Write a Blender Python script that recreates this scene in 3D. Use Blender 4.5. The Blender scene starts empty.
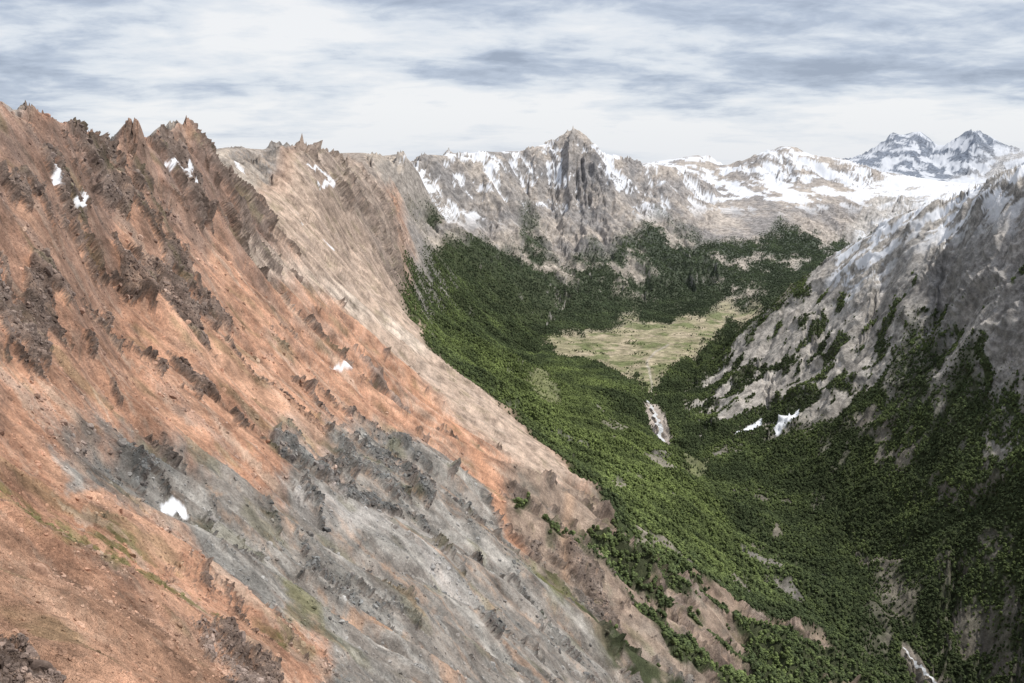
import bpy, math, numpy as np, random
from mathutils import Vector
np.seterr(all='ignore')
random.seed(4)
rng = np.random.default_rng(7)
F32 = np.float32
CAMZ = 2000.0
PITCH = math.atan(0.1715)
SP, CP = math.sin(PITCH), math.cos(PITCH)

# ---------------------------------------------------------------- survey helper
def sight(u, v):
    """bearing (x/y) and slope (z/y) of a surveyed sighting"""
    r = (u - 512) / 1000.0
    up = (341.5 - v) / 1000.0
    y = CP + SP * up
    return r / y, (-SP + CP * up) / y

BS = 0.25   # log-distance scale
crests = [
 [(-300,20,330),(-120,60,470),(0,98,620),(20,110,680),(28,103,690),(38,113,700),(60,120,760),(90,135,850),(118,141,980),(127,130,1000),(140,129,1020),(150,139,1060),(162,128,1150),(178,123,1250),(192,131,1290),(204,147,1360),(212,157,1400)],
 [(180,152,2300),(230,147,2400),(265,149,2500),(300,144,2700),(325,149,2900),(345,160,3300),(370,159,4100),(400,160,4900),(440,155,5700),(480,152,6000),(520,152,6300),(550,144,6450),(575,131,6500),(600,147,6550),(635,163,6800),(680,167,7300)],
 [(650,164,9800),(680,158,9500),(700,155,9300),(725,165,9000),(750,157,8800),(768,150,8800),(790,146,8800),(815,154,8800),(845,160,8800)],
 [(820,165,13500),(845,158,13500),(862,153,13600),(876,146,13700),(886,139,14000),(897,133,14000),(905,137,14000),(914,131,14000),(926,137,13800),(940,145,13500),(952,142,13300),(963,137,13100),(976,131,13000),(986,137,13000),(1000,143,13000),(1012,147,13000),(1024,151,13000),(1100,165,13000),(1300,175,13000)],
 [(1300,60,2600),(1150,110,2700),(1024,166,2900),(990,181,3100),(950,197,3300),(900,216,3500),(860,241,3650),(820,267,3750),(790,288,3800),(750,322,3850),(722,352,3800)],
]
L = [
 [(212,157,1400),(250,203,1520),(290,246,1600)],
 [(-300,130,700),(-120,150,900),(0,175,1100),(100,185,1500),(180,190,1900)],
 [(-300,220,2500),(0,215,3000),(200,195,3300)],
 [(-300,200,8000),(0,190,8000),(200,180,8000),(380,175,8500)],
 [(-300,190,16000),(200,180,16000),(560,175,14000),(760,175,17000),(1024,175,20000),(1300,180,18000)],
 [(-300,190,28000),(200,185,28000),(600,180,28000),(1024,180,28000),(1300,180,28000)],
 [(100,160,2200),(180,152,2300)],
 [(260,185,2150)],[(300,205,2300)],[(350,250,2500)],[(380,200,3300)],[(400,290,2800)],[(410,250,3500)],[(400,200,4200)],
 [(425,215,4900),(450,200,5300),(480,195,5600)],
 [(575,131,6500),(580,165,6330),(588,205,6080),(600,245,5650),(618,285,5200)],
 [(520,152,6300),(525,190,6000),(515,230,5500),(520,262,5100)],
 [(552,175,6270),(558,215,5950),(563,250,5480),(572,285,5100)],
 [(635,163,6800),(640,195,6500),(645,225,6000),(650,260,5600),(650,290,5250)],
 [(680,167,7300),(690,205,6800),(705,240,6200),(715,262,5700)],
 [(680,175,7900),(720,185,8000)],
 [(440,235,4700),(480,262,4700),(520,290,4650),(545,318,4500)],
 [(700,290,5400),(760,290,5200),(800,256,5900),(850,238,6500),(900,225,7200)],
 [(845,160,8800),(880,172,8700),(930,182,8500),(980,186,8400),(1050,190,8200)],
 [(740,200,7300),(800,198,7200),(850,205,7200),(900,206,7300)],
 [(760,180,8000),(830,183,8000),(900,192,7900)],
 [(780,185,11000),(900,185,11000),(1024,187,10500)],
 [(880,165,12600),(940,168,12500),(1000,168,12200)],
 [(722,352,3800),(700,380,3500)],
 [(1300,150,3500),(1150,190,3700),(1024,235,3900),(950,245,4200),(900,255,4300),(820,290,4500),(770,308,4700)],
 [(1300,200,5500),(1100,215,5500),(950,222,6000)],
 [(1024,230,2700)],[(1024,300,2450)],[(950,260,3050)],[(950,310,2820)],[(880,300,3200)],[(820,330,3350)],[(770,380,3250)],[(720,420,2980)],
 [(1024,400,2200)],[(930,400,2500)],[(850,420,2720)],[(780,450,2720)],[(1024,500,2000)],[(950,500,2150)],[(850,500,2400)],
 [(1024,600,1800)],[(940,600,1930)],[(1200,300,2100)],[(1200,500,1700)],[(1300,683,1400)],[(1024,683,1680)],
 [(970,760,1600),(940,683,1750),(900,630,1900),(870,590,2030),(820,545,2230),(760,500,2450),(710,455,2750),(665,412,3100),(655,385,3350)],
 [(545,347,3960),(600,345,3990),(660,345,3990),(715,340,4110)],
 [(600,325,4530),(660,318,4720),(740,312,4900)],
 [(620,372,3480),(650,375,3430),(690,365,3600)],
 [(430,310,3300)],[(500,330,3900)],[(470,350,2950)],[(540,380,3050)],[(600,400,2950)],[(560,430,2400)],[(640,450,2500)],[(560,345,3950)],
 [(0,683,130)],[(-300,683,60)],[(100,683,150)],[(200,683,200)],[(350,683,320)],[(500,683,520)],[(620,683,800)],[(750,683,1150)],[(870,683,1500)],
 [(0,600,170)],[(150,600,230)],[(300,600,380)],[(450,600,600)],[(600,600,970)],[(700,600,1350)],[(800,620,1620)],
 [(0,500,230)],[(150,500,350)],[(300,500,580)],[(450,500,900)],[(550,500,1250)],[(610,500,1600)],[(680,500,2050)],
 [(0,400,320)],[(100,400,430)],[(200,400,600)],[(300,400,850)],[(400,400,1300)],[(480,400,1900)],
 [(0,300,410)],[(100,300,600)],[(200,300,850)],[(300,300,1300)],[(350,300,1750)],
 [(0,220,490)],[(100,220,740)],[(200,220,1100)],[(250,230,1350)],
 [(0,155,560)],[(100,170,820)],[(150,168,1020)],[(-200,300,280)],[(-250,150,370)],
 [(0,900,60)],[(300,900,110)],[(600,900,230)],[(900,900,560)],[(1200,900,1000)],
 [(0,1200,30)],[(500,1200,50)],[(1000,1200,200)],
]
pts = []
def resample(line, step):
    out = []
    for k in range(len(line)-1):
        p, q = line[k], line[k+1]
        n = max(1, int(round(abs(p[0]-q[0])/step + abs(p[1]-q[1])/step)))
        for i in range(n):
            t = i/n
            out.append((p[0]+(q[0]-p[0])*t, p[1]+(q[1]-p[1])*t, math.exp(math.log(p[2])*(1-t)+math.log(q[2])*t)))
    out.append(line[-1])
    return out
for line in L:
    pts += resample(line, 22) if len(line) > 1 else line
for line in crests:
    R_ = resample(line, 15)
    pts += R_
    pts += [(u, v+7, d*1.055) for u, v, d in R_[::2]]
C = []
seen = set()
for u, v, d in pts:
    a, e = sight(u, v)
    key = (round(a, 3), round(math.log(d), 2))
    if key in seen: continue
    seen.add(key)
    C.append((a, math.log(d)*BS, e))
C = np.array(C)
N = len(C)
D2 = (C[:,None,0]-C[None,:,0])**2 + (C[:,None,1]-C[None,:,1])**2
CC = 0.008
A = np.zeros((N+3, N+3)); A[:N,:N] = -np.sqrt(D2+CC*CC)
A[:N,N] = 1; A[:N,N+1] = C[:,0]; A[:N,N+2] = C[:,1]
A[N:,:N] = A[:N,N:].T
A[:N,:N] += np.eye(N)*0.0008
W = np.linalg.solve(A, np.concatenate([C[:,2], [0,0,0]]))

A0, A1 = -0.66, 0.68
B0, B1 = math.log(48), math.log(28000)
NA, NB = 1280, 1460
def rbf(aa, bb):
    out = np.full(aa.shape, W[N]) + W[N+1]*aa + W[N+2]*bb
    for i in range(N):
        out -= W[i]*np.sqrt((aa-C[i,0])**2+(bb-C[i,1])**2+CC*CC)
    return out
nca, ncb = 400, 520
ca = np.linspace(A0, A1, nca); cb = np.linspace(B0, B1, ncb)
CA, CB = np.meshgrid(ca, cb)
CE = rbf(CA.astype(F32), (CB*BS).astype(F32)).astype(np.float64)
# adaptive rows: more vertices where the ground is steep
cum = np.maximum.accumulate(CE, axis=0)
vis0 = (CE >= cum-0.004).astype(float)
de = np.abs(np.gradient(CE, axis=0))
dens = de*vis0 + (cb[1]-cb[0])*(0.010+0.03*vis0) + de*.06
def blur(a, n, ax):
    for _ in range(2):
        k = 2*n+1
        p = np.pad(a, [(n+1,n) if i == ax else (0,0) for i in range(2)], mode='edge')
        c = np.cumsum(p, axis=ax, dtype=np.float64)
        a = (np.take(c, range(k, c.shape[ax]), axis=ax)-np.take(c, range(0, c.shape[ax]-k), axis=ax))/k
    return a
dens = blur(blur(dens, 6, 1), 2, 0)
cdf = np.cumsum(dens, axis=0); cdf = (cdf-cdf[0])/(cdf[-1]-cdf[0])
tt = np.linspace(0, 1, NB)
GBc = np.stack([np.interp(tt, cdf[:,j], cb) for j in range(nca)], 1)
ga = np.linspace(A0, A1, NA)
fa = (ga-A0)/(A1-A0)*(nca-1); ia0 = np.minimum(fa.astype(int), nca-2); ta = fa-ia0
GB = (GBc[:, ia0]*(1-ta)+GBc[:, ia0+1]*ta)
GA = np.broadcast_to(ga, GB.shape).astype(F32)
def cub(t):
    return [(-t**3+2*t*t-t)/2, (3*t**3-5*t*t+2)/2, (-3*t**3+4*t*t+t)/2, (t**3-t*t)/2]
def sample(src):
    fb = (GB-B0)/(B1-B0)*(ncb-1); ib = np.clip(fb.astype(int), 0, ncb-2); tb = fb-ib
    wa = cub(ta); wb_ = cub(tb); out = 0
    for i in range(4):
        jj = np.clip(ia0-1+i, 0, nca-1)[None,:]
        for k in range(4):
            out = out+src[np.clip(ib-1+k, 0, ncb-1), jj]*wa[i][None,:]*wb_[k]
    return out
GE = sample(CE)
Yd = np.exp(GB); Xd = ga[None,:]*Yd
X = Xd.astype(F32); Y = Yd.astype(F32); Zb = (GE*Yd).astype(F32); GB = GB.astype(F32)
Xb_, Xa_ = np.gradient(Xd); Yb_, Ya_ = np.gradient(Yd)
det = Xa_*Yb_-Xb_*Ya_
Xb_, Xa_, Yb_, Ya_ = [q.astype(F32) for q in (Xb_, Xa_, Yb_, Ya_)]
area = np.abs(det).astype(F32); det = det.astype(F32)
S = np.maximum(.0011*Y, .6*Yb_)
del Xd, Yd, GE
print('grid', X.shape, 'ctrl', N)

# ---------------------------------------------------------------- noise
TA = rng.random(4096).astype(F32); TB = rng.random(4096).astype(F32)
GX = np.cos(TA*2*np.pi).astype(F32); GY = np.sin(TA*2*np.pi).astype(F32)
def hsh(ix, iy, seed):
    h = ix.astype(np.int64)*374761393 + iy.astype(np.int64)*668265263 + seed*1274126177
    h = (h ^ (h >> 13)) & 0xffffffff
    h = (h*1103515245) & 0xffffffff
    return ((h ^ (h >> 15)) & 4095).astype(np.int32)
def perlin(x, y, seed=0):
    fx0 = np.floor(x); fy0 = np.floor(y)
    ix = fx0.astype(np.int32); iy = fy0.astype(np.int32)
    fx = (x-fx0).astype(F32); fy = (y-fy0).astype(F32)
    ux = fx*fx*fx*(fx*(fx*6-15)+10); uy = fy*fy*fy*(fy*(fy*6-15)+10)
    def g(i, j):
        h = hsh(ix+i, iy+j, seed)
        return GX[h]*(fx-i)+GY[h]*(fy-j)
    a = g(0,0); b = g(1,0); c = g(0,1); d = g(1,1)
    return ((a+(b-a)*ux)*(1-uy)+(c+(d-c)*ux)*uy)*1.5
def fbm(x, y, o=4, seed=0, gain=0.5):
    s = 0; am = 1; t = 0
    for i in range(o):
        s = s + am*perlin(x*2**i+i*17.3, y*2**i-i*9.1, seed+i); t += am; am *= gain
    return s/t*1.6
def sstep(a, b, x):
    t = np.clip((x-a)/(b-a), 0, 1)
    return t*t*(3-2*t)
def grad(z):
    zb, za = np.gradient(z)
    return (za*Yb_-zb*Ya_)/det, (zb*Xa_-za*Xb_)/det
def erosion(px, py, dx, dy, seed):
    fx0 = np.floor(px); fy0 = np.floor(py)
    ix = fx0.astype(np.int32); iy = fy0.astype(np.int32)
    fx = (px-fx0).astype(F32); fy = (py-fy0).astype(F32)
    acc = np.zeros_like(fx); wt = np.zeros_like(fx)
    for i in (-1,0,1):
        for j in (-1,0,1):
            h = hsh(ix+i, iy+j, seed)
            qx = fx-i-TA[h]; qy = fy-j-TB[h]
            w = np.exp(-2.6*(qx*qx+qy*qy))
            acc += w*np.cos(6.2832*(qx*dx+qy*dy)); wt += w
    return acc/wt

# ---------------------------------------------------------------- zones (map space, log-polar)
def ground(u, v):
    a, e = sight(u, v)
    j = (a-A0)/(A1-A0)*(nca-1); j = min(max(j, 0), nca-1.001)
    j0 = int(j); t = j-j0
    c_ = CE[:, j0]*(1-t)+CE[:, j0+1]*t
    k = np.nonzero(c_ >= e)[0]
    k = k[k > 3]
    if len(k) == 0:
        return a, cb[int(np.argmax(c_))]*BS
    i = k[0]
    t2 = (e-c_[i-1])/max(1e-6, c_[i]-c_[i-1]); t2 = min(max(t2, 0), 1)
    return a, (cb[i-1]+(cb[i]-cb[i-1])*t2)*BS
GBs = GB*BS
w1 = fbm(GA*14, GBs*14, 6, 11, 0.6); w2 = fbm(GA*14+50, GBs*14+7, 6, 31, 0.6)
wh1 = fbm(GA*160, GBs*160, 3, 41, 0.6); wh2 = fbm(GA*160+50, GBs*160+7, 3, 46, 0.6)
def bounds(P, m):
    xs = [p[0] for p in P]; ys = [p[1] for p in P]
    return (GA > min(xs)-m) & (GA < max(xs)+m) & (GBs > min(ys)-m) & (GBs < max(ys)+m)
def zone(poly, soft=0.008, warp=0.02):
    P = [ground(*p) for p in poly]
    sel = bounds(P, warp*1.6+soft*1.5)
    ax = GA[sel]+w1[sel]*warp; bx = GBs[sel]+w2[sel]*warp
    inside = np.zeros(ax.shape, bool); d = np.full(ax.shape, 9, F32)
    n = len(P)
    for i in range(n):
        x0, y0 = P[i]; x1, y1 = P[(i+1) % n]
        dx, dy = x1-x0, y1-y0; l2 = dx*dx+dy*dy+1e-12
        t = np.clip(((ax-x0)*dx+(bx-y0)*dy)/l2, 0, 1)
        d = np.minimum(d, (ax-x0-t*dx)**2+(bx-y0-t*dy)**2)
        if abs(dy) > 1e-9:
            c = ((y0 > bx) != (y1 > bx)) & (ax < (x1-x0)*(bx-y0)/(y1-y0)+x0)
            inside ^= c
    d = np.sqrt(d); sd = np.where(inside, d, -d)
    out = np.zeros(GA.shape, F32); out[sel] = sstep(-soft, soft, sd)
    return out
def streak(line, w, soft=0.5, warp=0.006, hw=0.0):
    P = [ground(*p) for p in line]
    sel = bounds(P, w*2+warp*1.6+hw*1.6)
    ax = GA[sel]+w1[sel]*warp+wh1[sel]*hw; bx = GBs[sel]+w2[sel]*warp+wh2[sel]*hw
    d = np.full(ax.shape, 9, F32)
    for i in range(len(P)-1):
        x0, y0 = P[i]; x1, y1 = P[i+1]
        dx, dy = x1-x0, y1-y0; l2 = dx*dx+dy*dy+1e-12
        t = np.clip(((ax-x0)*dx+(bx-y0)*dy)/l2, 0, 1)
        d = np.minimum(d, (ax-x0-t*dx)**2+(bx-y0-t*dy)**2)
    out = np.zeros(GA.shape, F32); out[sel] = 1-sstep(w*(1-soft), w*(1+soft), np.sqrt(d))
    return out

Z_left = zone([(-600,0),(0,80),(180,110),(300,120),(400,200),(412,280),(425,335),(500,400),(590,480),(625,540),(700,580),(790,625),(860,660),(910,710),(920,1100),(-600,1100)], .01, .012)
Z_tan = zone([(212,140),(300,140),(350,160),(400,235),(412,300),(500,400),(590,485),(540,480),(470,425),(400,365),(330,290),(265,225)], .015, .02)
Z_tanr = zone([(290,135),(350,150),(405,230),(415,300),(380,262),(345,205),(310,175)], .012, .02)
Z_grey = zone([(60,432),(130,425),(180,440),(240,470),(262,490),(300,470),(262,430),(290,412),(360,412),(420,440),(480,480),(520,540),(600,600),(690,683),(800,800),(330,800),(330,650),(260,600),(185,535),(100,480),(60,450)], .012, .03)
Z_rib = zone([(500,470),(600,490),(625,545),(700,580),(790,625),(860,660),(910,720),(910,800),(680,800),(600,640),(520,560)], .015, .02)
Z_crest = zone([(-300,0),(0,80),(130,115),(180,110),(215,140),(280,230),(250,260),(190,225),(120,200),(60,180),(0,190),(-300,150)], .02, .03)
Z_darkL = zone([(-60,265),(40,275),(100,290),(95,345),(60,365),(-60,365)], .012, .03)
Z_darkM = zone([(105,255),(160,262),(190,245),(225,295),(235,335),(200,345),(165,330),(130,300)], .012, .03)
Z_outc = zone([(250,405),(330,425),(395,430),(440,480),(470,520),(400,510),(330,490),(265,455)], .015, .03)
Z_outd = zone([(50,425),(170,430),(190,470),(150,490),(90,465)], .015, .02)
Z_near = np.clip(zone([(190,618),(225,620),(240,645),(280,665),(290,700),(235,690),(200,650)], .008, .015)+zone([(-80,640),(20,645),(60,690),(-80,700)], .01, .02), 0, 1)
Z_rightm = zone([(1300,0),(1024,150),(950,180),(850,230),(780,285),(720,345),(690,385),(690,430),(740,470),(1024,600),(1300,700)], .01, .01)
Z_cliff = zone([(1100,150),(1000,195),(960,215),(930,250),(900,300),(930,330),(960,300),(990,340),(1024,370),(1100,400)], .015, .03)
Z_far = sstep(3900, 4600, Y)
Z_meadow = zone([(545,350),(565,342),(595,330),(625,323),(660,315),(690,308),(722,304),(755,300),(775,303),(745,314),(722,330),(700,348),(675,376),(655,388),(640,370),(600,361),(560,358)], .006, .024)
print('zones1')
cn = fbm(X/120, Y/120, 4, 71)
outn = fbm(X/62+w1, Y/62+w2, 7, 76, .6)
crag = np.clip(Z_crest*.65+Z_darkL+Z_darkM*.9+Z_outc+Z_outd*0.8+Z_rib*.5+Z_near+Z_tanr*.5, 0, 1)
leftout = Z_left*(1-.8*Z_tan*(1-Z_tanr))*sstep(.12, .38, outn+crag*.52-.25+.15*cn)
crag = np.clip(leftout+Z_rightm*(.30+.4*sstep(-.2,.3,cn))+Z_cliff*.3+Z_grey*.12, 0, 1).astype(F32)

# ---------------------------------------------------------------- erosion detail
z = Zb.copy()
gx, gy = grad(blur(z, 4, 0).astype(F32))
slope0 = np.sqrt(gx*gx+gy*gy)
slopeM = sstep(0.12, 0.45, slope0)*(1-Z_meadow)
amp_region = (1.0 + 0.35*Z_far - .1*Z_rightm - Z_left*0.1 - Z_left*Z_tan*0.35+.1*Z_tanr + Z_rib*0.4 + Z_grey*0.1).astype(F32)
wxx = X+perlin(X/300, Y/300, 91)*60+perlin(X/60, Y/60, 93)*12; wyy = Y+perlin(X/300+9, Y/300, 92)*60+perlin(X/60, Y/60+8, 94)*12
for k, (lam, am) in enumerate([(800,.03),(400,.06),(200,.085),(100,.08),(50,.075),(25,.07),(12,.06),(6,.05),(3,.04)]):
    gx, gy = grad(z)
    g = np.sqrt(gx*gx+gy*gy)+1e-5
    er = erosion(wxx/lam, wyy/lam, (-gy/g).astype(F32), (gx/g).astype(F32), 200+k)
    fade = sstep(1.1, 2.8, lam/S)*(1-sstep(0.15, 0.4, lam/Y))
    am = am*(1-(.5*Z_left if lam <= 25 else 0)+(.5*Z_rightm if lam <= 50 else 0))
    z += ((er-.15)*am*lam*fade*slopeM*amp_region).astype(F32)
relief = z-Zb
gxs, gys = grad(blur(blur(z, 8, 0), 8, 1).astype(F32))
gm = np.sqrt(gxs*gxs+gys*gys)+1e-6; gs = np.minimum(gm, 1.0)/gm
gxs *= gs; gys *= gs
nl = 1/np.sqrt(1+gxs*gxs+gys*gys)
# terrain-following coordinates: along the contour / up the slope
s_r = -X*.62+Y*.78
t_r = z*1.15
s_f = X; t_f = z*1.1+Y*.45
mr_ = np.clip(Z_rightm, 0, 1); mf_ = Z_far*(1-mr_)
def slope_noise(sc, o, seed, gain=.6):
    """noise that is not stretched on steep faces"""
    a_ = fbm(X/sc, Y/sc, o, seed, gain)
    b_ = fbm(s_r/sc, t_r/sc, o, seed+50, gain)
    c_ = fbm(s_f/sc, t_f/sc, o, seed+90, gain)
    return a_*(1-mr_)*(1-mf_)+b_*mr_+c_*mf_
# crags, pushed out along the slope normal
cragf = np.maximum(crag, Z_far*.38*slopeM)
cr = np.zeros_like(z); carrier = 1
cX = wxx*(1-mr_)+(s_r+(wxx-X))*mr_; cY = wyy*(1-mr_)+(t_r*1.3+(wyy-Y))*mr_
for k, lam in enumerate([180,90,45,22,11,5.5,2.7,1.3]):
    if lam > 80: r = 1-np.abs(perlin(wxx/lam+3*k, wyy/lam, 300+k))*2.2
    else: r = 1-np.abs(perlin(cX/lam+3*k, cY/lam, 300+k))*2.2
    r = np.clip(r, -0.6, 1)
    fade = sstep(1.2, 2.6, lam/S)*(1-sstep(0.06, 0.16, lam/Y))
    cr += (r*r*np.sign(r)-.12)*lam*0.2*fade*carrier*(1-.2*Z_rightm-(.35*Z_crest if lam < 20 else -.25*Z_crest))
    carrier = np.clip(0.35+0.65*r, 0, 1)
disp = cr*cragf*(.85-.3*Z_left+.1*Z_crest)+leftout*(.0045*np.minimum(Y,1300)+.4)*(.6+.8*np.clip(outn,-.5,1))
for lam, am in ((60,.02),(30,.03),(12,.035),(5,.04),(2.2,.04),(1.0,.045)):
    fade = sstep(1.2, 2.5, lam/S)*(1-sstep(.06,.15, lam/Y))
    disp += perlin(X/lam, Y/lam, int(400+lam))*lam*am*2*fade*(0.4+0.6*slopeM)
z = z+disp*nl
PX = X-disp*nl*gxs; PY = Y-disp*nl*gys      # final positions
gx, gy = grad(z)
slope = np.sqrt(gx*gx+gy*gy)
print('relief done')

# ---------------------------------------------------------------- ground cover
n_big = fbm(GA*9+4, GBs*9, 5, 501, .6)
n_med = slope_noise(60, 7, 511, .7)
n_far = slope_noise(380, 8, 521, .7)
n_fine = fbm(X/9, Y/9, 4, 531, .7)*sstep(.5, 2, 9/S)
ca_, sa_ = math.cos(math.radians(-18)), math.sin(math.radians(-18))
sx = X*ca_+Y*sa_; sy = -X*sa_+Y*ca_
n_str = fbm(sx/160+w1*.4, sy/22+w2*.6, 6, 541, .64)
n_str2 = fbm(sx/60+w1*.5+3, sy/9+w2*.6, 5, 546, .64)

def col(r, g, b): return np.array([r, g, b], F32)
RGB = np.zeros(GA.shape+(3,), F32)
RGB[:] = col(.34,.30,.265)
def mix(c, m):
    m = np.clip(m, 0, 1)[..., None]
    RGB[:] = RGB*(1-m)+c*m
# general mountain rock
mix(col(.45,.39,.33), sstep(-.1,.3,n_far)*.8)
mix(col(.20,.19,.185), sstep(.0,.3,-n_far)*.6)
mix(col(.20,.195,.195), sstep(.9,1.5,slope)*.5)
mix(col(.10,.125,.17), sstep(10500,12000,Y)*.9)  # dark far rock, its blue cast painted in for haze
# left slope
mix(col(.53,.295,.195), Z_left)
mix(col(.62,.375,.255), Z_left*sstep(.0,.35,n_str)*.8)
mix(col(.37,.20,.13), Z_left*sstep(.0,.5,n_big)*.6)
mix(col(.55,.43,.335), Z_left*sstep(.05,.4,-n_str)*.6)
mix(col(.30,.19,.14), Z_left*sstep(.05,.4,n_str2)*.45)
mix(col(.31,.24,.20), Z_left*sstep(.1,.5,n_med)*.5)
mix(col(.25,.175,.145), Z_crest*Z_left*(.7+.5*n_med))
mix(col(.35,.215,.145), zone([(-300,560),(0,540),(120,590),(250,650),(330,720),(-300,1000)], .03,.03)*.7)
mix(col(.53,.42,.34), Z_tan*Z_left*.9)
mix(col(.41,.32,.25), Z_tan*sstep(0,.4,n_str)*.7)
mix(col(.30,.25,.215), Z_tan*sstep(.05,.5,n_med)*.45)
mix(col(.32,.27,.235), Z_tanr*.8)
mix(col(.45,.35,.28), Z_tanr*sstep(.0,.3,n_med)*.6)
mix(col(.60,.51,.43), streak([(250,240),(330,290),(390,325),(420,345)], .010, .8)*.8)
mix(col(.29,.275,.25), Z_grey*.92)
mix(col(.45,.425,.39), Z_grey*sstep(.05,.35,n_str)*.8)
mix(col(.46,.31,.22), Z_grey*sstep(.15,.45,-n_str)*.7)
mix(col(.18,.18,.17), Z_grey*sstep(.05,.4,n_str2)*.5)
mix(col(.14,.14,.13), Z_grey*sstep(.05,.4,n_med)*.55)
mix(col(.27,.225,.185), Z_rib*.85)
mix(col(.40,.305,.235), Z_rib*sstep(.0,.4,n_str2)*.6)
mix(col(.14,.13,.11), Z_rib*sstep(.05,.4,n_med)*.6)
mix(col(.57,.31,.195), streak([(395,360),(440,410),(470,450),(500,500),(515,530)], .007, .9, .012)*.8)
mix(col(.62,.38,.26), streak([(180,330),(260,380),(300,420),(330,470)], .012, .9, .02)*.6)
mix(col(.50,.47,.44), streak([(300,500),(370,520),(430,560),(480,600)], .008, .9, .015)*.75)
mix(col(.50,.47,.44), streak([(330,480),(400,520),(450,545)], .005, .9, .015)*.6)
mix(col(.52,.32,.21), streak([(330,600),(400,640),(460,683)], .004, .9, .02)*.6)
mix(col(.53,.36,.25), streak([(570,500),(565,560)], .004, .9)*.6)
mix(col(.11,.11,.105), Z_outd*.6)
# outcrops: dark weathered rock, broken up by lighter faces
oc = RGB.copy()
rocktone = (col(.175,.14,.12)*(1-Z_grey[...,None])+col(.15,.15,.143)*Z_grey[...,None])
rocktone = rocktone*(1+.8*np.clip(n_fine+.7*n_med, -.7, 1.2))[...,None]
mo = (sstep(.1,.5,leftout)*(.85-.25*Z_rib-.3*Z_tanr))[...,None]
RGB[:] = oc*(1-mo)+rocktone*mo
mix(col(.42,.28,.20), leftout*sstep(.3,.6,n_fine-n_med*.5)*.5)
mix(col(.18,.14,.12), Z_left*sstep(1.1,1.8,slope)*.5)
mix(col(.10,.085,.075), cragf*sstep(.2,-.3,cr/(0.01*Y+1e-3))*.2)  # all crags toned darker toward their hollows
# olive alpine plants
mix(col(.13,.125,.045), zone([(-60,462),(30,485),(110,525),(200,585),(300,640),(280,655),(180,600),(90,550),(-60,490)], .012,.025)*sstep(-.1,.25,n_med+n_fine*.9)*.85)
mix(col(.13,.135,.05), zone([(515,550),(550,560),(590,605),(585,620),(540,590)], .008,.015)*sstep(-.4,.2,n_med)*.9)
mix(col(.16,.15,.065), zone([(270,570),(330,600),(330,640),(290,620)], .01,.02)*sstep(-.2,.2,n_med)*.7)
mix(col(.14,.14,.06), Z_left*sstep(.3,.6,fbm(X/35+5,Y/35,4,551))*.35)
# right mountain
mix(col(.42,.39,.355), Z_rightm*.9)
mix(col(.54,.505,.465), Z_rightm*sstep(-.1,.2,n_far)*.65)
mix(col(.17,.165,.155), Z_rightm*sstep(.05,.22,n_med)*.6)
mix(col(.24,.235,.23), Z_cliff*.55)
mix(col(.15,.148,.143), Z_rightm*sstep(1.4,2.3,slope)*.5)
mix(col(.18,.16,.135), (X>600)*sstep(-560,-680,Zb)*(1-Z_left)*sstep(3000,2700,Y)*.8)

# ---------------------------------------------------------------- forest mask
Z_f = zone([(402,296),(412,268),(430,247),(450,240),(500,238),(548,234),(580,262),(608,268),(625,240),(655,220),(700,236),(740,242),(775,230),(845,230),(850,242),(800,290),(750,325),(722,352),(700,385),
            (690,400),(700,440),(760,430),(800,420),(850,405),(890,392),(930,370),(985,350),(1010,365),(1040,400),(1300,420),(1300,1000),(925,760),(870,665),(790,625),(700,580),(625,543),(590,483),(500,402),(425,340)], .008, .016)
Z_f3 = zone([(885,375),(905,345),(930,325),(950,310),(955,325),(940,352),(910,380)], .006,.02)*.8
Z_f4 = zone([(520,208),(545,208),(560,230),(520,235)], .006,.015)*.7+zone([(410,208),(432,211),(445,222),(420,222)], .006,.01)
Z_rockp = zone([(820,445),(845,425),(885,425),(885,450),(860,470),(835,462)], .008,.02)+zone([(850,610),(880,585),(915,600),(905,640),(870,640)], .008,.02)*.7+zone([(965,560),(1000,590),(1024,560),(1040,610),(990,630)], .008,.02)*.6+zone([(930,390),(970,400),(960,380),(1000,350),(1030,395),(1024,360),(960,350)], .006,.02)*.6+zone([(800,490),(830,480),(840,500),(810,510)],.006,.02)*.7+zone([(600,420),(625,418),(632,428),(605,428)],.003,.008)*.6
Z_fall = np.clip(zone([(642,400),(656,403),(666,414),(669,438),(661,436),(652,420)], .002,.004), 0, 1)
Z_snowpatch = np.zeros_like(z)
for l, w in [([(738,437),(748,430),(760,421)],.0018),([(776,424),(786,419),(798,409)],.002)]:
    Z_snowpatch = np.maximum(Z_snowpatch, streak(l, w, .3, .003, .0015))
n_fo = fbm(X/150, Y/150, 5, 601, .6)
forest = np.clip(Z_f-np.clip(Z_rockp,0,1)*sstep(-.5,.1,n_fo), 0, 1)
forest = np.clip(forest+Z_f3+Z_f4, 0, 1)
forest *= 1-Z_meadow*(1-.25*sstep(.25,.5,fbm(X/110,Y/110,4,631)))
forest *= 1-sstep(1.3,1.7,slope)*sstep(-.3,.3,n_fo)*.9
forest *= 1-sstep(.38,.5,n_fo)*.75*sstep(3300,2700,Y)
forest *= 1-sstep(.0,.3,n_far)*.85*sstep(4900,5300,Y)
f611 = fbm(s_r/80,t_r/110,6,611,.62)
forest = np.clip(forest+Z_rib*sstep(.04,.2,n_fo+(GA-.10)*1.3)*.95+Z_rightm*sstep(.16,.26,f611*.9-(Zb+500)/800)*.9*(Zb<-230), 0, 1)
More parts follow.
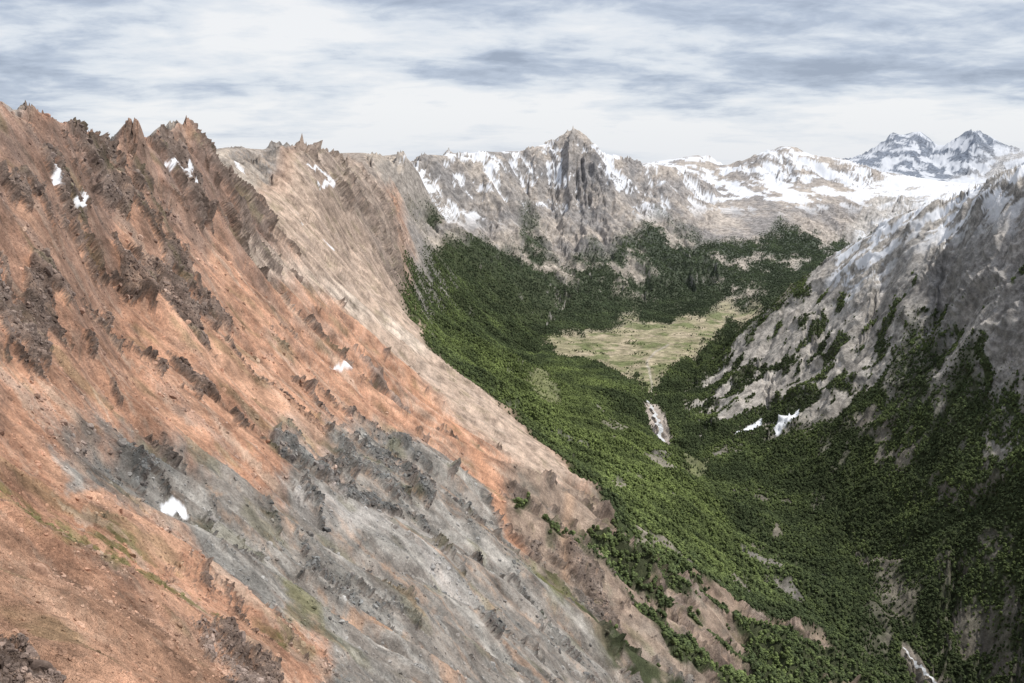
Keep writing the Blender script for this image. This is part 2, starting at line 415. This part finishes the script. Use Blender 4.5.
Z_sunlit = zone([(418,315),(480,345),(545,372),(600,395),(650,445),(700,470),(730,520),(760,570),(700,560),(640,530),(590,470),(500,395),(430,335)], .03,.03)  # valley forest in sun; the light is painted as greener, lighter colour
Z_clear = np.clip(zone([(520,375),(548,370),(560,400),(540,395)], .006,.01)+zone([(680,458),(705,460),(700,472),(685,470)], .006,.008),0,1)
forest *= (1-Z_clear*.8)*(1-Z_fall)*(1-Z_snowpatch)*(1-streak([(903,650),(920,667),(938,690)], .003,.4,.002))
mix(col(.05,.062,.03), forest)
mix(col(.10,.13,.045), forest*Z_sunlit*.7)  # sunlight painted into the forest floor colour
mix(col(.16,.18,.07), Z_clear*.8)
# meadow
mix(col(.28,.255,.16), Z_meadow*.95)
mix(col(.39,.335,.24), Z_meadow*sstep(-.05,.3,fbm(X/120,Y/160,6,621,.65)))
mix(col(.13,.155,.065), Z_meadow*sstep(.0,.3,-fbm(X/130+3,Y/170,6,622,.65))*.85)
mix(col(.42,.38,.33), streak([(668,345),(655,352),(648,362),(655,385),(650,402)], .0011,.8,.005)*.7)
mix(col(.42,.37,.33), Z_fall*.9)
mix(col(.34,.30,.25), zone([(722,440),(735,430),(752,420),(745,435),(727,450)], .004,.006)*.8)

# ---------------------------------------------------------------- snow
rn = np.clip(relief/(0.004*Y), -2, 2)
n_sn = slope_noise(240, 8, 701, .62)
zsnow = sstep(-340,-190,z)*sstep(4300,5000,Y)
snow = zsnow*sstep(.05,.10, n_sn*.60-rn*.12-.05+.12*sstep(6900,7600,Y)-.01*sstep(11000,12500,Y)-sstep(1.1,1.6,slope)*.4)
Z_rsn = zone([(835,265),(860,235),(900,208),(950,186),(1010,160),(1060,140),(1060,165),(1005,190),(990,218),(950,232),(910,246),(870,268),(845,275)], .008,.01)
rs_n = fbm((s_r-t_r*.9)/130, (s_r*.9+t_r)/60, 7, 711,.62)
snow = np.maximum(snow, Z_rsn*sstep(.0,.04, rs_n-.03-.04*rn))
spots = np.zeros_like(z)
for l, w in [([(163,497),(175,499),(185,505)],.0026),([(325,356),(338,362),(352,369)],.0009),([(50,162),(53,180)],.0015),([(72,199),(84,198)],.0008),
             ([(308,167),(326,172),(334,178),(320,190)],.0009),([(168,163),(188,164)],.0008),([(183,174),(193,176)],.0007),
             ([(122,240),(128,242)],.0007),([(285,196),(296,205)],.0010),([(298,218),(303,224)],.0009),
             ([(326,238),(334,246)],.0012),([(232,158),(245,172)],.0008),([(262,178),(272,186)],.0008),([(822,568),(828,572)],.002)]:
    spots = np.maximum(spots, streak(l, w, .35, .002, .0018))
snow = np.maximum(snow, spots)
snow = np.clip(np.maximum(snow*(1-forest*.9), Z_snowpatch), 0, 1)
RGB *= (1+.24*n_med+.24*n_fine)[...,None]
mix(col(.74,.76,.80), snow*(1-.15*sstep(10500,12000,Y)-.12*spots))
mix(col(.34,.385,.46), .12*sstep(4000,7000,Y)+.2*sstep(7500,13000,Y))  # bluish haze mixed into the ground colour with distance
RGB = np.clip(RGB, .008, .9)

# ---------------------------------------------------------------- terrain mesh
def make_grid(name, X, Y, Z, RGB, extra):
    nb, na = X.shape
    co = np.stack([X, Y, Z+CAMZ], -1).astype(F32).reshape(-1)
    idx = np.arange(nb*na, dtype=np.int32).reshape(nb, na)
    q = np.stack([idx[:-1,:-1], idx[:-1,1:], idx[1:,1:], idx[1:,:-1]], -1).reshape(-1)
    nf = len(q)//4
    me = bpy.data.meshes.new(name)
    me.vertices.add(nb*na); me.vertices.foreach_set('co', co)
    me.loops.add(len(q)); me.loops.foreach_set('vertex_index', q)
    me.polygons.add(nf)
    me.polygons.foreach_set('loop_start', np.arange(0, nf*4, 4, dtype=np.int32))
    me.polygons.foreach_set('use_smooth', np.ones(nf, bool))
    at = me.attributes.new('cover', 'FLOAT_COLOR', 'POINT')
    at.data.foreach_set('color', np.concatenate([RGB, extra[...,None]], -1).astype(F32).reshape(-1))
    me.update(calc_edges=True)
    ob = bpy.data.objects.new(name, me)
    bpy.context.collection.objects.link(ob)
    return ob
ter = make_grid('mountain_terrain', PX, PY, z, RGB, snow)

def newmat(name):
    m = bpy.data.materials.new(name); m.use_nodes = True
    nt = m.node_tree
    b = nt.nodes['Principled BSDF']
    b.inputs['Roughness'].default_value = .92
    b.inputs['Specular IOR Level'].default_value = .1
    return m, nt, b
def nd(nt, t, **kw):
    n = nt.nodes.new(t)
    for k, v in kw.items(): setattr(n, k, v)
    return n
def mrange(nt, src, a, b_, c, d):
    mr = nd(nt, 'ShaderNodeMapRange'); 
    for k, v in zip(('From Min','From Max','To Min','To Max'), (a,b_,c,d)): mr.inputs[k].default_value = v
    nt.links.new(src, mr.inputs['Value']); return mr.outputs[0]
m, nt, b = newmat('mountain_ground')
at = nd(nt, 'ShaderNodeAttribute', attribute_name='cover')
tc = nd(nt, 'ShaderNodeTexCoord')
n1 = nd(nt, 'ShaderNodeTexNoise'); n1.inputs['Scale'].default_value = .035; n1.inputs['Detail'].default_value = 8; n1.inputs['Roughness'].default_value = .74
n2 = nd(nt, 'ShaderNodeTexNoise'); n2.inputs['Scale'].default_value = .6; n2.inputs['Detail'].default_value = 4; n2.inputs['Roughness'].default_value = .8
n3 = nd(nt, 'ShaderNodeTexNoise', noise_type='RIDGED_MULTIFRACTAL'); n3.inputs['Scale'].default_value = .03; n3.inputs['Detail'].default_value = 6; n3.inputs['Roughness'].default_value = .62
for n in (n1, n2, n3): nt.links.new(tc.outputs['Object'], n.inputs['Vector'])
f1 = mrange(nt, n1.outputs['Fac'], .36, .64, .52, 1.48)
f2 = mrange(nt, n2.outputs['Fac'], .3, .7, .65, 1.35)
mu = nd(nt, 'ShaderNodeMath', operation='MULTIPLY'); nt.links.new(f1, mu.inputs[0]); nt.links.new(f2, mu.inputs[1])
sepa = nd(nt, 'ShaderNodeMix'); sepa.data_type = 'FLOAT'   # snow keeps its own even tone
nt.links.new(at.outputs['Alpha'], sepa.inputs[0]); nt.links.new(mu.outputs[0], sepa.inputs[2]); sepa.inputs[3].default_value = 1.0
vm = nd(nt, 'ShaderNodeVectorMath', operation='SCALE'); nt.links.new(at.outputs['Color'], vm.inputs[0]); nt.links.new(sepa.outputs[0], vm.inputs['Scale'])
mn = nd(nt, 'ShaderNodeVectorMath', operation='MINIMUM'); mn.inputs[1].default_value = (.85,.87,.9); nt.links.new(vm.outputs[0], mn.inputs[0])
nt.links.new(mn.outputs[0], b.inputs['Base Color'])
bstr = mrange(nt, at.outputs['Alpha'], 0, 1, .85, .15)
bp0 = nd(nt, 'ShaderNodeBump'); bp0.inputs['Distance'].default_value = 4
nt.links.new(bstr, bp0.inputs['Strength']); nt.links.new(n3.outputs['Fac'], bp0.inputs['Height'])
bp = nd(nt, 'ShaderNodeBump'); bp.inputs['Distance'].default_value = 8
nt.links.new(bstr, bp.inputs['Strength'])
nt.links.new(n1.outputs['Fac'], bp.inputs['Height']); nt.links.new(bp0.outputs[0], bp.inputs['Normal'])
bp2 = nd(nt, 'ShaderNodeBump'); bp2.inputs['Distance'].default_value = 1.1
nt.links.new(bstr, bp2.inputs['Strength'])
nt.links.new(n2.outputs['Fac'], bp2.inputs['Height']); nt.links.new(bp.outputs[0], bp2.inputs['Normal'])
nt.links.new(bp2.outputs[0], b.inputs['Normal'])
ter.data.materials.append(m)
print('terrain built')

# ---------------------------------------------------------------- instanced masses
e_now = z/Y
visible = (e_now > np.maximum.accumulate(e_now, axis=0)-0.008)
def scatter(weight, n, seed):
    r = np.random.default_rng(seed)
    c = np.cumsum((weight*visible*area).astype(np.float64).ravel()); t = r.random(n)*c[-1]
    k = np.minimum(np.searchsorted(c, t), c.size-1)
    ib, ia = np.divmod(k, NA)
    ib = np.clip(ib, 0, NB-2); ia = np.clip(ia, 0, NA-2)
    fb = r.random(n); fa = r.random(n)
    def s(G): return (G[ib,ia]*(1-fa)+G[ib,ia+1]*fa)*(1-fb)+(G[ib+1,ia]*(1-fa)+G[ib+1,ia+1]*fa)*fb
    return s(PX), s(PY), s(z), ib, ia, r

def instancer(name, co, scl, tint, protos, tilt):
    n = len(co)
    me = bpy.data.meshes.new(name)
    me.vertices.add(n); me.vertices.foreach_set('co', co.astype(F32).reshape(-1))
    a = me.attributes.new('scl', 'FLOAT', 'POINT'); a.data.foreach_set('value', scl.astype(F32))
    a = me.attributes.new('tint', 'FLOAT_COLOR', 'POINT'); a.data.foreach_set('color', np.concatenate([tint, np.ones((n,1))], 1).astype(F32).reshape(-1))
    ob = bpy.data.objects.new(name, me); bpy.context.collection.objects.link(ob)
    colc = bpy.data.collections.new(name+'_kinds')
    for p in protos: colc.objects.link(p)
    ng = bpy.data.node_groups.new(name+'_spread', 'GeometryNodeTree')
    ng.interface.new_socket('Geometry', in_out='INPUT', socket_type='NodeSocketGeometry')
    ng.interface.new_socket('Geometry', in_out='OUTPUT', socket_type='NodeSocketGeometry')
    N_ = ng.nodes.new; lk = ng.links.new
    gi = N_('NodeGroupInput'); go = N_('NodeGroupOutput')
    iop = N_('GeometryNodeInstanceOnPoints'); ci = N_('GeometryNodeCollectionInfo')
    ci.inputs['Collection'].default_value = colc
    ci.inputs['Separate Children'].default_value = True
    ci.inputs['Reset Children'].default_value = True
    rv = N_('FunctionNodeRandomValue'); rv.data_type = 'FLOAT_VECTOR'
    rv.inputs['Min'].default_value = (-tilt,-tilt,0); rv.inputs['Max'].default_value = (tilt,tilt,6.283)
    na_ = N_('GeometryNodeInputNamedAttribute'); na_.data_type = 'FLOAT'; na_.inputs['Name'].default_value = 'scl'
    lk(gi.outputs[0], iop.inputs['Points']); lk(ci.outputs[0], iop.inputs['Instance'])
    iop.inputs['Pick Instance'].default_value = True
    lk(rv.outputs[0], iop.inputs['Rotation'])
    lk([o for o in na_.outputs if o.name == 'Attribute' and o.enabled][0], iop.inputs['Scale'])
    lk(iop.outputs[0], go.inputs[0])
    md = ob.modifiers.new('spread', 'NODES'); md.node_group = ng
    return ob

def tintmat(name, vari):
    m, nt, b = newmat(name)
    at = nd(nt, 'ShaderNodeAttribute', attribute_name='tint', attribute_type='INSTANCER')
    tc = nd(nt, 'ShaderNodeTexCoord')
    n = nd(nt, 'ShaderNodeTexNoise'); n.inputs['Scale'].default_value = 6; n.inputs['Detail'].default_value = 2
    nt.links.new(tc.outputs['Object'], n.inputs['Vector'])
    f = mrange(nt, n.outputs['Fac'], .3, .7, 1-vari, 1+vari)
    vm = nd(nt, 'ShaderNodeVectorMath', operation='SCALE'); nt.links.new(at.outputs['Color'], vm.inputs[0]); nt.links.new(f, vm.inputs['Scale'])
    nt.links.new(vm.outputs[0], b.inputs['Base Color'])
    return m
import bmesh
fol = tintmat('beech_foliage', .3)
bark, _, bb = newmat('bark'); bb.inputs['Base Color'].default_value = (.09,.065,.045,1)
def tree_proto(i):
    r = random.Random(100+i)
    bm = bmesh.new()
    bmesh.ops.create_cone(bm, segments=5, radius1=.05, radius2=.015, depth=.8, cap_ends=True)
    bmesh.ops.translate(bm, verts=bm.verts, vec=(0,0,.3))
    for f in bm.faces: f.material_index = 1
    nc = 6
    for k in range(nc):
        h = .35+.6*k/(nc-1)
        rad = (.36-.14*abs(h-.5))*r.uniform(.7,1.1)
        if k == nc-1: rad = .2
        an = r.random()*6.28; of = .3*(1.15-h)*r.uniform(.6,1.3)
        g = bmesh.ops.create_icosphere(bm, subdivisions=1, radius=rad)
        for v in g['verts']:
            v.co *= r.uniform(.7,1.25)
            v.co.z *= .85
            v.co += Vector((of*math.cos(an), of*math.sin(an), h))
    me = bpy.data.meshes.new('beech_%d' % i); bm.to_mesh(me); bm.free()
    me.materials.append(fol); me.materials.append(bark)
    return bpy.data.objects.new('beech_%d' % i, me)
xx, yy, zz, ib, ia, r = scatter(forest**1.3*sstep(900,1100,Y)*(1-.65*sstep(3600,4600,Y))*sstep(7500,6800,Y), 168000, 5)
zz = zz+CAMZ-.5
nT = len(xx)
br = Z_sunlit[ib,ia]; far = sstep(3600, 5200, yy)
base = np.array([.064,.084,.040]); bright = np.array([.165,.205,.070]); far_haze = np.array([.080,.103,.072])
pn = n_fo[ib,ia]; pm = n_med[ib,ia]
t = np.clip(br*.62+r.normal(0,.13,nT)+.6*pn+.10, 0, 1)[:,None]  # crowns in the sunlit zone tinted lighter, plus random variation
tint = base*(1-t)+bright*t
tint = tint*(1-far[:,None]*.6)+far_haze*far[:,None]*.6  # distant crowns shifted bluish, haze painted into the tint
gorge_shade = sstep(550,900,xx)*sstep(-560,-700,zz-CAMZ)*(1-br)  # lower right forest: shade painted in as a darker tint
tint *= (r.uniform(.6,1.4,nT)*(1+.35*pn+.25*pm)*(1-.25*gorge_shade))[:,None]
scl = r.uniform(4.2,8.6,nT)*(.6+.4*forest[ib,ia])
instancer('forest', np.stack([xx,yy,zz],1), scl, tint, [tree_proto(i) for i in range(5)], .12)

rockm = tintmat('boulder_stone', .35)
def rock_proto(i):
    r = random.Random(200+i)
    bm = bmesh.new()
    bmesh.ops.create_icosphere(bm, subdivisions=3, radius=.5)
    planes = []
    for k in range(9):
        n = Vector((r.gauss(0,1), r.gauss(0,1), r.gauss(0,1))).normalized()
        planes.append((n, r.uniform(.2,.42)))
    for v in bm.verts:
        for n, d in planes:
            q = v.co.dot(n)
            if q > d: v.co -= n*(q-d)
        v.co.z *= r.uniform(.97,1.03)*.8
    me = bpy.data.meshes.new('boulder_%d' % i); bm.to_mesh(me); bm.free()
    me.materials.append(rockm)
    return bpy.data.objects.new('boulder_%d' % i, me)
wr = (Z_left*(1-snow)*(1-forest)*(.08+leftout*1.2+.5*sstep(.15,.5,n_med))/(Y**1.9)*sstep(1300,900,Y)).astype(F32)
xx, yy, zz, ib, ia, r = scatter(wr, 60000, 9)
scl = np.clip(np.exp(r.normal(-0.75,.65,len(xx)))*(.35+yy/360.0), .2, 6)
tint = RGB[ib,ia].astype(float)*r.uniform(.6,1.3,len(xx))[:,None]*np.array([.94,.97,1.01])
instancer('scree_boulders', np.stack([xx,yy,zz+CAMZ-scl*.05],1), scl, tint, [rock_proto(i) for i in range(6)], 1.2)

# ---------------------------------------------------------------- streams
def ribbon(name, line, width, mat, lift=.8):
    P = [ground(*p) for p in line]
    Q = []
    for k in range(len(P)-1):
        for t in np.linspace(0,1,14,endpoint=False):
            Q.append((P[k][0]*(1-t)+P[k+1][0]*t, P[k][1]*(1-t)+P[k+1][1]*t))
    Q.append(P[-1])
    def hz(a, b):
        ja = int(round(min(max((a-A0)/(A1-A0)*(NA-1),0),NA-2)))
        jb = int(np.searchsorted(GB[:,ja], b/BS))
        return z[max(0,min(jb, NB-1)-2):min(jb, NB-1)+2, max(0,ja-2):ja+3].max()
    V = []; Fc = []
    xy = [(a*math.exp(b/BS), math.exp(b/BS)) for a, b in Q]
    rr = random.Random(3)
    for i, (x, y) in enumerate(xy):
        x0, y0 = xy[max(0,i-1)]; x1, y1 = xy[min(len(xy)-1,i+1)]
        dx, dy = x1-x0, y1-y0; l = math.hypot(dx,dy)+1e-6
        w = width*rr.uniform(.4,1.2); off = math.sin(i*.9)*width*.4
        for s in (-1,1):
            px = x-dy/l*(s*w/2+off); py = y+dx/l*(s*w/2+off)
            V.append((px, py, float(hz(px/py, math.log(py)*BS))+CAMZ+lift))
        if i: Fc.append((2*i-2, 2*i-1, 2*i+1, 2*i))
    me = bpy.data.meshes.new(name); me.from_pydata(V, [], Fc); me.materials.append(mat)
    ob = bpy.data.objects.new(name, me); bpy.context.collection.objects.link(ob)
wm, wnt, wb = newmat('white_water')
wn = nd(wnt, 'ShaderNodeTexNoise'); wn.inputs['Scale'].default_value = .2; wn.inputs['Detail'].default_value = 5
wc = nd(wnt, 'ShaderNodeTexCoord'); wnt.links.new(wc.outputs['Object'], wn.inputs['Vector'])
rp = nd(wnt, 'ShaderNodeValToRGB'); rp.color_ramp.elements[0].color = (.4,.4,.4,1); rp.color_ramp.elements[1].color = (.72,.74,.76,1)
rp.color_ramp.elements[0].position = .35; rp.color_ramp.elements[1].position = .65
wnt.links.new(wn.outputs['Fac'], rp.inputs[0]); wnt.links.new(rp.outputs[0], wb.inputs['Base Color']); wb.inputs['Roughness'].default_value = .4
ribbon('waterfall', [(646,402),(654,410),(659,422),(664,438)], 13, wm, 3)
ribbon('mountain_stream', [(903,650),(920,667),(938,690)], 6, wm, 2.5)

# ---------------------------------------------------------------- sky + sun
sun_dir = Vector((.46, .02, .80)).normalized()
w = bpy.data.worlds.new('World'); bpy.context.scene.world = w; w.use_nodes = True
nt = w.node_tree; bg = nt.nodes['Background']; bg.inputs['Strength'].default_value = .1
sky = nd(nt, 'ShaderNodeTexSky', sky_type='NISHITA'); sky.sun_disc = False
sky.sun_elevation = math.asin(sun_dir.z); sky.sun_rotation = math.atan2(sun_dir.x, sun_dir.y)
tc = nd(nt, 'ShaderNodeTexCoord'); sp = nd(nt, 'ShaderNodeSeparateXYZ'); nt.links.new(tc.outputs['Generated'], sp.inputs[0])
def mth(op, a, b=None):
    n = nd(nt, 'ShaderNodeMath', operation=op)
    for i, v in enumerate((a, b)):
        if v is None: continue
        if isinstance(v, (int,float)): n.inputs[i].default_value = v
        else: nt.links.new(v, n.inputs[i])
    return n.outputs[0]
zz_ = mth('ADD', mth('MAXIMUM', sp.outputs['Z'], 0.0), .16)
cx = mth('DIVIDE', sp.outputs['X'], zz_); cy = mth('DIVIDE', sp.outputs['Y'], zz_)
def cloudn(sx_, sy_, scale, det, rough, off, dist=0.3):
    cb_ = nd(nt, 'ShaderNodeCombineXYZ')
    nt.links.new(mth('MULTIPLY', cx, sx_), cb_.inputs[0]); nt.links.new(mth('MULTIPLY', cy, sy_), cb_.inputs[1]); cb_.inputs[2].default_value = off
    n = nd(nt, 'ShaderNodeTexNoise'); n.inputs['Scale'].default_value = scale; n.inputs['Detail'].default_value = det; n.inputs['Roughness'].default_value = rough; n.inputs['Distortion'].default_value = dist
    nt.links.new(cb_.outputs[0], n.inputs['Vector'])
    return n.outputs['Fac']
c1 = cloudn(.62, .95, 1.0, 9, .55, 3.1, .25)
c2 = cloudn(2.4, 2.8, 1.4, 9, .6, 8.4, .25)
cs = mth('ADD', mth('MULTIPLY', c1, .70), mth('MULTIPLY', c2, .30))
cs = mth('ADD', cs, mth('MULTIPLY', mth('SUBTRACT', sp.outputs['Z'], .11), -.40))
rp = nd(nt, 'ShaderNodeValToRGB'); el = rp.color_ramp.elements
el[0].position = .39; el[0].color = (3.6,4.2,5.3,1)
el[1].position = .57; el[1].color = (9.2,9.3,9.5,1)
e = el.new(.445); e.color = (5.1,5.8,7.0,1)
e = el.new(.50); e.color = (7.5,8.0,8.7,1)
nt.links.new(cs, rp.inputs[0])
hz_ = mrange(nt, sp.outputs['Z'], .01, .06, .7, 0)
mx0 = nd(nt, 'ShaderNodeMixRGB'); nt.links.new(hz_, mx0.inputs[0]); nt.links.new(rp.outputs[0], mx0.inputs[1]); mx0.inputs[2].default_value = (8.3,8.6,9.1,1)
hi = mrange(nt, sp.outputs['Z'], .2, .4, 0, 1)
mx1 = nd(nt, 'ShaderNodeMixRGB'); nt.links.new(hi, mx1.inputs[0]); nt.links.new(mx0.outputs[0], mx1.inputs[1]); mx1.inputs[2].default_value = (5.8,6.2,7.0,1)
mx = nd(nt, 'ShaderNodeMixRGB'); mx.inputs[0].default_value = .92
nt.links.new(sky.outputs[0], mx.inputs[1]); nt.links.new(mx1.outputs[0], mx.inputs[2])
nt.links.new(mx.outputs[0], bg.inputs[0])
sl = bpy.data.lights.new('sun', 'SUN'); sl.energy = 3.8; sl.angle = math.radians(1.5); sl.color = (1,.95,.88)
so = bpy.data.objects.new('sun', sl); bpy.context.collection.objects.link(so)
so.rotation_euler = sun_dir.to_track_quat('Z', 'Y').to_euler()

cam = bpy.data.cameras.new('camera'); co_ = bpy.data.objects.new('camera', cam); bpy.context.collection.objects.link(co_)
cam.sensor_width = 36; cam.lens = 36*1000/1024; cam.clip_end = 100000; cam.clip_start = 1
co_.location = (0,0,CAMZ); co_.rotation_euler = (math.pi/2-PITCH, 0, 0)
sc = bpy.context.scene; sc.camera = co_
sc.view_settings.view_transform = 'Standard'; sc.view_settings.look = 'None'; sc.view_settings.exposure = 0
print('done')
